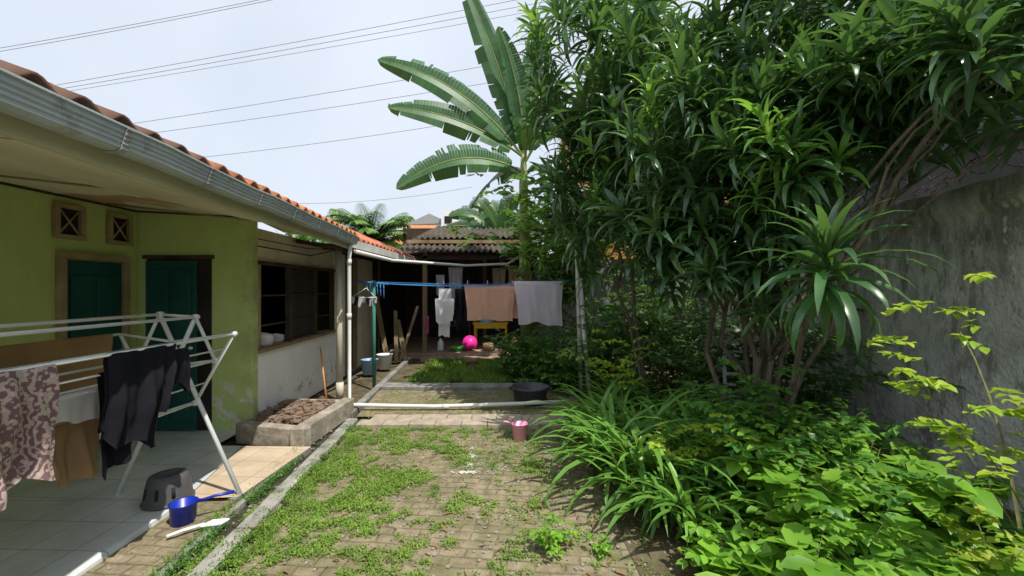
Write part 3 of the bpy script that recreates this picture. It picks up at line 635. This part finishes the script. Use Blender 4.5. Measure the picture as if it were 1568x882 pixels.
put(0,BIGP,1.0,.12,4.2,rosbig); put(1,(1.82,2.41,1.76),.62,.1,0); put(1,(1.98,2.95,2.52),.8,.1,0); put(1,(1.75,3.0,2.25),.7,.1,0)
np_obj('foliage',*cat(ACC['d']),DRAC,DT); np_obj('young_foliage',*cat(ACC['y']),DRACB,DT)
br=[]
def limb(a,b,r0,r1,seed,n=8,wob=.12):
    rs=random.Random(seed); a=Vector(a);b=Vector(b); P=[];Rr=[]
    for i in range(n+1):
        t=i/n; k=math.sin(t*math.pi)
        P.append(a.lerp(b,t)+Vector((rs.uniform(-wob,wob)*k,rs.uniform(-wob,wob)*k,.15*k))); Rr.append(r0+(r1-r0)*t)
    br.append((P,Rr)); return P
base=(2.3,3.85,0)
for i,(c,r,n) in enumerate(EL[:11]):
    b0=(base[0]+random.uniform(-.12,.12),base[1]+random.uniform(-.1,.4),0) if c[1]<5 else (1.7+random.uniform(-.1,.1),5.2,0)
    P=limb(b0,c,.028,.013,i)
    for k in range(3):
        e=Vector(c)+Vector((random.uniform(-1,1)*r[0],random.uniform(-1,1)*r[1],random.uniform(-.9,.8)*r[2]))*.8
        limb(P[random.choice((4,5,6,7))],e,.011,.007,100+i*10+k,6,.08)
for k,(p,s,b) in enumerate(ROS+[(BIGP,1,0),((2.05,3.45,1.75),1,0),((2.25,3.1,2.7),1,0),((1.62,3.95,1.85),1,0)]):
    if p[1]<4.5 and p[2]<2.8: limb((2.27+random.uniform(-.08,.08),3.75,.9+random.random()*.6),(p[0],p[1],p[2]-.05),.014,.009,300+k,7,.07)
for k in range(3): limb((2.2+.07*k,3.75+.05*k,0),(2.3+.15*k-.2,3.8,2.2),.032,.018,400+k,8,.08)
tubes('stems',br,BARK,DT,7)
# ------------------------------------------------------------------ banana plants
def bez(a,b,c,n):
    a,b,c=map(lambda q:np.array(q,float),(a,b,c)); t=np.linspace(0,1,n+1)[:,None]
    return a*(1-t)**2+2*b*t*(1-t)+c*t*t
def banana_leaf(a,b,c,side,W,seed,n=48):
    rs=random.Random(seed); sp=bez(a,b,c,n); V=[];F=[]; sd=np.array(side,float); sd/=np.linalg.norm(sd)
    for sgn in (-1,1):
        droop=rs.uniform(.0,.2); gap=0; wm=1.0
        for i in range(5,n):
            if rs.random()<.17: droop=rs.uniform(-.05,.55); gap=rs.uniform(.2,.9); wm=rs.uniform(.88,1.04)
            t0,t1=i/n,(i+1)/n
            f=lambda t: wm*W/2*max(0.0,math.sin(math.pi*min(1,max(0,(t-.08)/.92))**.8))**.45
            T=sp[i+1]-sp[i]; T/=np.linalg.norm(T); s_=sd-T*np.dot(sd,T); s_/=np.linalg.norm(s_); nr=np.cross(T,s_)
            if nr[2]<0: nr=-nr
            o=len(V); g0=gap*(sp[i+1]-sp[i]); gap=0
            for q,(p,t) in enumerate(((sp[i],t0),(sp[i+1],t1))):
                w=f(t); gg=g0 if q==0 else 0*T
                V.append(p); V.append(p+s_*sgn*w*.5+nr*w*.13); V.append(p+s_*sgn*w*.97+nr*w*(.08-droop)+gg)
            F+= [(o,o+1,o+4,o+3),(o+1,o+2,o+5,o+4)]
    return np.array(V),np.array(F),sp
BP=empty('banana_plant')
C=(.22,8.0,4.1)
LV=[(C,(-.1,7.9,5.6),(-.95,7.7,7.4),(1,.3,.5),.66),(C,(-.9,7.6,5.5),(-2.45,7.6,5.75),(.1,.25,.95),.66),(C,(-.9,7.6,4.85),(-2.2,7.4,4.80),(.1,.25,.95),.58),
    ((.22,8,3.8),(-.9,7.4,4.3),(-2.05,7.4,3.35),(.0,.3,.95),.62),(C,(.25,7.8,5.2),(-.25,7.5,6.3),(1,.4,0),.5),((.25,8,4.0),(.9,7.8,5.2),(1.6,7.9,4.6),(.2,.4,.9),.5),
    ((.25,8,4.0),(.3,7.4,5.0),(.25,6.7,4.2),(1,0,.2),.5),((.22,8,3.7),(.7,7.5,4.2),(.6,7.0,3.0),(.7,.6,.2),.45),(C,(.4,8.1,5.8),(.6,8.3,6.9),(1,.2,.2),.55),((.22,8,3.7),(-.2,8.3,4.2),(-.9,9,3.3),(.6,.3,.7),.5),(C,(-.2,8.1,5.4),(-.2,8.0,6.4),(1,.2,.3),.45)]
rb=[]
for i,(a,b,c,s,w) in enumerate(LV):
    V,F,sp=banana_leaf(a,b,c,s,w,i+1); np_obj('leaf_%d'%i,V,F,BANL,BP,False)
    rb.append(([Vector(p) for p in sp],[.026-.022*k/48 for k in range(49)]))
tubes('midribs',rb,BANS,BP,6)
tube('pseudostem',[(.3,8.05,0),(.25,8.0,2),(.22,8,3.6),(.22,8,4.15)],[.13,.11,.085,.05],BANS,BP,14)
BP2=empty('banana_plant')
C2=(-.3,12.5,2.9); rb=[]
for i,(dx,dz,dy) in enumerate([(-1.6,1.1,0),(-1.3,.3,-.5),(1.2,1.0,0),(.5,1.6,-.3),(-.5,1.5,.3),(-1.8,.7,.4),(.9,.4,-.5),(-.9,1.3,-.6)]):
    V,F,sp=banana_leaf(C2,(C2[0]+dx*.5,C2[1]+dy,C2[2]+dz*1.2),(C2[0]+dx,C2[1]+dy,C2[2]+dz*.75),(.2,.3,.9) if abs(dx)>.8 else (1,.2,.2),.6,30+i); np_obj('leaf_%d'%i,V,F,BANL,BP2,False); rb.append(([Vector(p) for p in sp],.02))
tubes('midribs',rb,BANS,BP2,6); tube('pseudostem',[(-.3,12.9,0),(-.3,12.6,3)],[.15,.08],BANS,BP2,12)
PT=empty('palm_tree'); C3=np.array((-4.55,13.5,2.95)); L=[];rb=[]
for i in range(44):
    az=i*2.4; el=U(.1,1.35); pos,e,a,t=spine(C3[None],np.array([az]),np.array([el]),np.array([1.7]),np.array([U(.7,1.6)]),30)
    rb.append(([Vector(p) for p in pos[0]],[.02-.0005*k for k in range(31)]))
    Q=pos[0][3:]; n=len(Q)
    for s in (-1,1):
        L.append(straps(Q,az+s*R(50)+U(-.1,.1,n),e[0][3:]*.6-.1,.42*np.sin(np.linspace(.6,2.9,n))+.08,.075,.8,3,'lance',.2))
np_obj('fronds',*cat(L),PALM,PT); tubes('ribs',rb,BANS,PT,5); tube('trunk',[(-4.55,13.5,0),(-4.55,13.5,2.9)],[.16,.12],BARK,PT,10)
# ------------------------------------------------------------------ strap-leaf clumps
def clump(c,n,L,W,el0=40,el1=85,b0=60,b1=130):
    P=np.array(c)[None]+np.stack([rng.normal(0,.05,n),rng.normal(0,.05,n),np.zeros(n)],1)
    return straps(P,U(0,6.28,n),np.radians(U(el0,el1,n)),L*U(.6,1.15,n),W*U(.8,1.2,n),np.radians(U(b0,b1,n)),8,'lance',.3,U(-.2,.2,n),1.4)
SP=[(.85,3.5),(1.0,3.15),(1.0,3.9),(.92,4.3),(1.25,3.5),(1.35,4.1),(1.15,4.6),(1.6,3.9),(1.3,5.0),(1.5,4.6),(1.0,2.85),(1.25,3.0),(1.75,4.4),(1.5,3.2),(1.4,5.3),(1.7,4.9),(.85,3.9),(1.1,3.4),(1.15,2.65),(1.45,2.85),(1.65,3.45),(1.4,3.65),(.95,3.2)]
np_obj('strap_leaf_border_plants',*cat([clump((x,y,.02),42,U(.72,.95) if y>3 else .64,.05) for x,y in SP]),SPID)
# ------------------------------------------------------------------ shrubs
def shrub(c,sp,h,ns=12,nt=7,leafL=.05,leafW=.032,prof='oval',tw=.22,zmin=.2,nl=5,eb=80):
    ns=int(ns); P=np.array(c)[None]+np.stack([rng.normal(0,sp*.3,ns),rng.normal(0,sp*.3,ns),np.zeros(ns)],1)
    az=U(0,6.28,ns); pos,e,a,t=spine(P,az,np.radians(U(62,88,ns)),h*U(.7,1.2,ns),np.radians(U(10,eb,ns)),12)
    out=[];stem=[]
    stem.append(straps(P,az,e[:,0],h*.9,.014,np.radians(40),5,'lin',.6))
    idx=np.linspace(int(12*zmin),12,nt).astype(int)
    TP=pos[:,idx].reshape(-1,3); n=len(TP); taz=U(0,6.28,n); tel=np.radians(U(-5,55,n)); tl=tw*U(.6,1.3,n)
    tp,te,ta,tt=spine(TP,taz,tel,tl,np.radians(U(10,60,n)),nl)
    stem.append(straps(TP,taz,tel,tl,.005,np.radians(35),3,'lin',.6))
    for s in (-1,1):
        Q=tp[:,1:].reshape(-1,3); m=len(Q); qa=np.repeat(taz,nl)+s*np.radians(U(45,80,m))
        out.append(straps(Q,qa,np.radians(U(-25,30,m)),leafL*U(.6,1.3,m),leafW*U(.7,1.25,m),np.radians(U(5,50,m)),3,prof,.25,U(-.4,.4,m)))
    Q=tp[:,-1]; m=len(Q); out.append(straps(Q,taz,np.radians(U(-10,20,m)),leafL*1.1,leafW*1.1,.5,3,prof,.25,U(-.3,.3,m)))
    return out,stem
def shrubs(name,lst,mat,**k):
    o=[];s=[]
    for it in lst:
        c,sp,h=it[:3]; kk=dict(k)
        if len(it)>3: kk.update(it[3])
        a,b=shrub(c,sp,h,**kk); o+=a; s+=b
    e=empty(name); np_obj('foliage',*cat(o),mat,e); np_obj('twigs',*cat(s),STEMM,e)
shrubs('garden_shrub',[((1.7,2.75,0),.4,.6),((1.95,2.9,0),.5,.75),((2.3,2.8,0),.4,.7),((2.1,3.3,0),.5,.9),((2.5,3.2,0),.4,.6),((1.9,3.4,0),.4,.8),((2.5,2.4,0),.3,.35)],MIDL,ns=14,nt=7,leafL=.072,leafW=.05)
shrubs('bright_shrub',[((1.25,2.3,0),.18,.22),((1.6,2.2,0),.3,.38),((1.95,2.1,0),.35,.40),((2.3,2.1,0),.3,.33),((1.7,1.85,0),.3,.35),((2.25,2.95,0),.3,.75),((1.75,2.65,0),.2,.65)],BRIL,ns=12,nt=6,leafL=.06,leafW=.04)
shrubs('sweet_potato_vine',[((1.8,2.0,0),.4,.38),((2.15,1.9,0),.3,.34),((1.35,2.05,0),.2,.2),((2.4,2.6,.2),.3,.4),((1.55,1.85,0),.3,.28),((1.7,2.6,.2),.2,.4),((2.4,2.1,0),.3,.28)],BRIL,ns=10,nt=5,leafL=.14,leafW=.11,prof='heart',nl=2,tw=.14)
shrubs('yellow_green_sprig',[((2.12,1.72,.6),.06,1.05,{'ns':4,'eb':25}),((2.3,1.95,.0),.1,.55,{'ns':5,'eb':40}),((1.35,3.1,.2),.2,.55,{'ns':4}),((1.15,4.6,.4),.3,.7,{'ns':5})],YELL,nt=8,leafL=.055,leafW=.04,tw=.14,zmin=.3)
shrubs('back_shrub',[((.25,7.2,0),.4,.7),((.6,6.8,0),.5,.75),((.5,7.8,0),.5,.9),((.95,6.5,0),.4,.75),((0.05,7.6,0),.3,.6),((1.0,7.3,0),.5,1.2)],MIDL,ns=15,nt=7,leafL=.08,leafW=.048,tw=.3)
shrubs('dense_hedge_shrub',[((1.5,6.6,0),.5,1.5),((1.9,6.0,0),.6,1.7),((2.5,5.6,0),.6,1.6),((3.0,5.2,0),.6,1.8),((1.8,7.6,0),.7,2.2),((2.7,6.8,0),.7,2.3),((3.2,4.6,0),.4,1.4)],DKL,ns=16,nt=8,leafL=.13,leafW=.06,tw=.35,nl=4)
shrubs('climbing_vine',[((.85,7.1,1.2),.35,2.4),((.7,7.5,1.0),.35,2.6),((1.2,7.3,1.4),.4,2.6)],MIDL,ns=13,nt=10,leafL=.14,leafW=.10,prof='heart',nl=3,tw=.25)
shrubs('seedling_plant',[((.24,2.57,0),.06,.16,{'ns':7,'nt':4,'tw':.09,'leafL':.035,'leafW':.028}),((.52,2.5,0),.05,.08,{'ns':6,'nt':3,'tw':.05,'leafL':.025,'leafW':.02})],BRIL,ns=6,nt=4,tw=.08,nl=3)
# ------------------------------------------------------------------ weeds & grass
def fnz(x,y,s,o): return mnoise.noise(Vector((x*s,y*s,o)))
pts=[]
def scatter(n,x0,x1,y0,y1,dens):
    for _ in range(n):
        x=random.uniform(x0,x1); y=random.uniform(y0,y1)
        if random.random()<dens(x,y): pts.append((x,y))
def dyard(x,y):
    s=x+.1*y
    edge=max(0,1-(s+1.28)/1.45)
    fine=fnz(x,y,9,4)
    d=1.1*edge**.8*(.42+1.5*fnz(x,y,2.4,1)+.9*fine)+.75*(fnz(x,y,2.2,7)+.02)+.5*(fine-.1)
    return d
scatter(42000,-1.85,.3,1.75,4.74,dyard)
scatter(9000,-.2,.9,1.9,4.72,lambda x,y:.55*fnz(x,y,5,3)+.04)
scatter(6500,-1.85,.7,5.16,6.4,lambda x,y:.35+.9*fnz(x,y,3,9))
P0=[]
for x,y in pts:
    for k in range(random.randint(2,6)): P0.append((x+random.gauss(0,.012),y+random.gauss(0,.012),random.uniform(0,.02)))
P0=np.array(P0); n=len(P0)
G1=straps(P0,U(0,6.28,n),np.radians(U(5,65,n)),U(.011,.030,n),U(.006,.014,n),np.radians(U(0,70,n)),2,'oval',.2)
BP0=[]
for _ in range(7500):
    y=random.uniform(1.5,5.0); k=random.random()
    if k<.3: x=-1.80-.078*y+random.gauss(.02,.035)
    elif k<.55: x=-1.40-.07*y+random.gauss(.03,.03)
    else:
        x=random.uniform(-1.8,.8)
        if dyard(x,y)<.2: continue
    if fnz(x,y,4,5)<-.1: continue
    BP0.append((x,y,.0))
for _ in range(15000):
    x=random.uniform(-1.75,.25); y=random.uniform(6.85,9.1)
    if fnz(x,y,1.8,2)>-.35: BP0.append((x,y,.0))
BP0=np.array(BP0); n=len(BP0); far=BP0[:,1]>6.8
G2=straps(BP0,U(0,6.28,n),np.radians(U(40,88,n)),np.where(far,U(.05,.15,n),U(.03,.09,n)),np.where(far,.014,.005),np.radians(U(20,90,n)),3,'lin',.3)
np_obj('weeds_and_grass',*cat([G1,G2]),GRAS)
MO=[]
for _ in range(8000):
    y=random.uniform(1.4,4.3); x=-1.80-.062*y+random.gauss(0,.04)
    if fnz(x,y,3.5,11)>-.1: MO.append((x,y,random.uniform(.0,.02)))
for _ in range(2500):
    y=random.uniform(1.5,5.0); x=-1.45-.07*y+random.gauss(-.03,.05)
    if fnz(x,y,5,15)>.05: MO.append((x,y,random.uniform(.015,.035)))
MO=np.array(MO); n=len(MO)
np_obj('moss_strip',*straps(MO,U(0,6.28,n),np.radians(U(0,70,n)),U(.010,.024,n),U(.006,.012,n),.4,2,'oval',.2),MIDL)
n=720; X=U(-1.6,1.2,n); Y=U(1.9,6.5,n); X=np.where(U(0,1,n)<.5,U(.4,1.1,n),X)
np_obj('fallen_dry_leaves',*straps(np.stack([X,Y,np.full(n,.012)],1),U(0,6.28,n),np.radians(U(-3,25,n)),U(.02,.09,n),U(.006,.02,n),np.radians(U(0,35,n)),4,'oval',.3,U(-.6,.6,n)),DRY)
V=[];F=[]
for i in range(1300):
    x=random.uniform(-2.3,1.0);y=random.uniform(1.7,6.3);s=random.uniform(.003,.011);o=len(V)
    for k in range(8):
        V.append((x+(1 if k in(1,2,5,6) else -1)*s*random.uniform(.5,1.2),y+(1 if k%4>1 else -1)*s*random.uniform(.5,1.2),.004+(s*.8*random.uniform(.6,1.1) if k>3 else 0)))
    F+=[tuple(q+o for q in f) for f in BF]
obj('grit',V,F,pm('grit_stone',(.18,.16,.13),(.4,.37,.33),50,.9,0))
# ------------------------------------------------------------------ distance
TH=empty('terracotta_roof_house')
box('walls',-5.0,-2.6,16.3,19.5,0,3.2,CREAMP,TH)
obj('hip_roof',[(-5.3,16,3.1),(-2.3,16,3.1),(-2.3,20,3.1),(-5.3,20,3.1),(-4.4,18,4.3),(-3.3,18,4.3)],[(0,1,5,4),(1,2,5),(2,3,4,5),(3,0,4)],pm('terracotta',(.4,.14,.05),(.6,.26,.10),8,.8,.5,(1,.3,1)),TH)
WHH=empty('white_house')
box('block',-9.8,-5.0,40,46,0,8,WHITEP,WHH); obj('gable',[(-10.2,39.8,7.6),(-7.9,39.8,8.7),(-5.9,39.8,7.8),(-10.2,46,7.6),(-7.9,46,8.7),(-5.9,46,7.8)],[(0,1,2),(0,3,4,1),(1,4,5,2)],pm('roof_grey',(.3,.3,.31),(.4,.4,.41)),WHH)
box('tower',-6.6,-4.9,39,43,0,8.9,WHITEP,WHH); box('window',-6.3,-5.6,38.97,38.99,7.6,8.3,DARK,WHH)
def cloud(name,cs,n,L,W,mat):
    PP=[]
    for c,r in cs:
        d=rng.normal(size=(n,3)); d/=np.linalg.norm(d,axis=1)[:,None]; d*=(U(.4,1,n)**.5)[:,None]
        PP.append(np.array(c)+d*np.array(r))
    P=np.concatenate(PP); m=len(P)
    return np_obj(name,*straps(P,U(0,6.28,m),np.radians(U(-60,60,m)),L*U(.6,1.3,m),W*U(.7,1.2,m),.6,3,'oval',.2,U(-1,1,m)),mat)
cloud('background_trees',[((-6.9,16,2.3),(1.3,1,1.0)),((-8.5,18,3.0),(1.8,1.5,1.2)),((1.0,14,3.2),(1.6,1,1.2)),((3.4,9.5,4.0),(1.2,1,2.0)),((-1.0,26,4.2),(2.,2,1.2)),((2.2,9.0,5.2),(.9,.8,1.6)),((5.6,7.5,4.2),(1.4,1.4,1.6))],1400,.3,.13,DKL)
PWL=empty('power_lines')
def span(a,b,r=.035):
    a=Vector(a);b=Vector(b); d=b-a; return (sag(a-d*.3,b+d*.6,.6,12),r)
tubes('cables',[span((-75.9,62,37.5),(-38.7,62,44.6)),span((-75.9,62,37.0),(-38.2,62,44.3)),span((-68.2,62,31.9),(-6.2,62,43.5)),span((-67.2,62,31.4),(-2.3,62,43.2)),
    span((-66.3,62,31.0),(1.6,62,42.9),.03),span((-57.5,62,26.1),(-4.7,62,34.9)),span((-53.2,62,24.9),(-4.3,62,32.4)),span((-45,62,21.4),(-14,62,25.7)),span((-27.5,62,14.5),(-14,62,15.8),.03)],WIRE,PWL,5)
# ------------------------------------------------------------------ light, sky, camera
ts=Vector((.34,-.34,.90)).normalized()
sun=bpy.data.lights.new('sun','SUN'); sun.energy=5.0; sun.angle=R(.5); sun.color=(1,.95,.87)
so=link(bpy.data.objects.new('sun',sun)); so.rotation_euler=ts.to_track_quat('Z','Y').to_euler()
w=bpy.data.worlds.new('World'); scene.world=w; w.use_nodes=True; nt=w.node_tree; bg=nt.nodes['Background']
sk=nt.nodes.new('ShaderNodeTexSky'); sk.sky_type='NISHITA'; sk.sun_disc=False; sk.sun_elevation=math.asin(ts.z); sk.sun_rotation=math.atan2(ts.x,ts.y)
sk.air_density=1.0; sk.dust_density=3.0; sk.ozone_density=1.0
tc=nt.nodes.new('ShaderNodeTexCoord'); nz=nt.nodes.new('ShaderNodeTexNoise'); nz.inputs['Scale'].default_value=2.2; nz.inputs['Detail'].default_value=6; nt.links.new(tc.outputs['Generated'],nz.inputs['Vector'])
rp=nt.nodes.new('ShaderNodeValToRGB'); rp.color_ramp.elements[0].position=.3; rp.color_ramp.elements[0].color=(.78,.78,.78,1); rp.color_ramp.elements[1].position=.75; rp.color_ramp.elements[1].color=(1,1,1,1); nt.links.new(nz.outputs['Fac'],rp.inputs[0])
mx=nt.nodes.new('ShaderNodeMix'); mx.data_type='RGBA'; nt.links.new(rp.outputs[0],mx.inputs[0]); nt.links.new(sk.outputs[0],mx.inputs[6]); mx.inputs[7].default_value=(5.6,6.1,6.9,1)
nt.links.new(mx.outputs[2],bg.inputs[0]); bg.inputs[1].default_value=.15
cam=bpy.data.cameras.new('camera'); cam.lens=14.7; cam.sensor_width=36; cam.clip_end=1000; cam.clip_start=.05
co=link(bpy.data.objects.new('camera',cam)); co.location=(0,0,1.6); co.rotation_euler=(R(90),0,0); scene.camera=co
scene.view_settings.view_transform='Standard'; scene.view_settings.look='None'; scene.view_settings.exposure=0
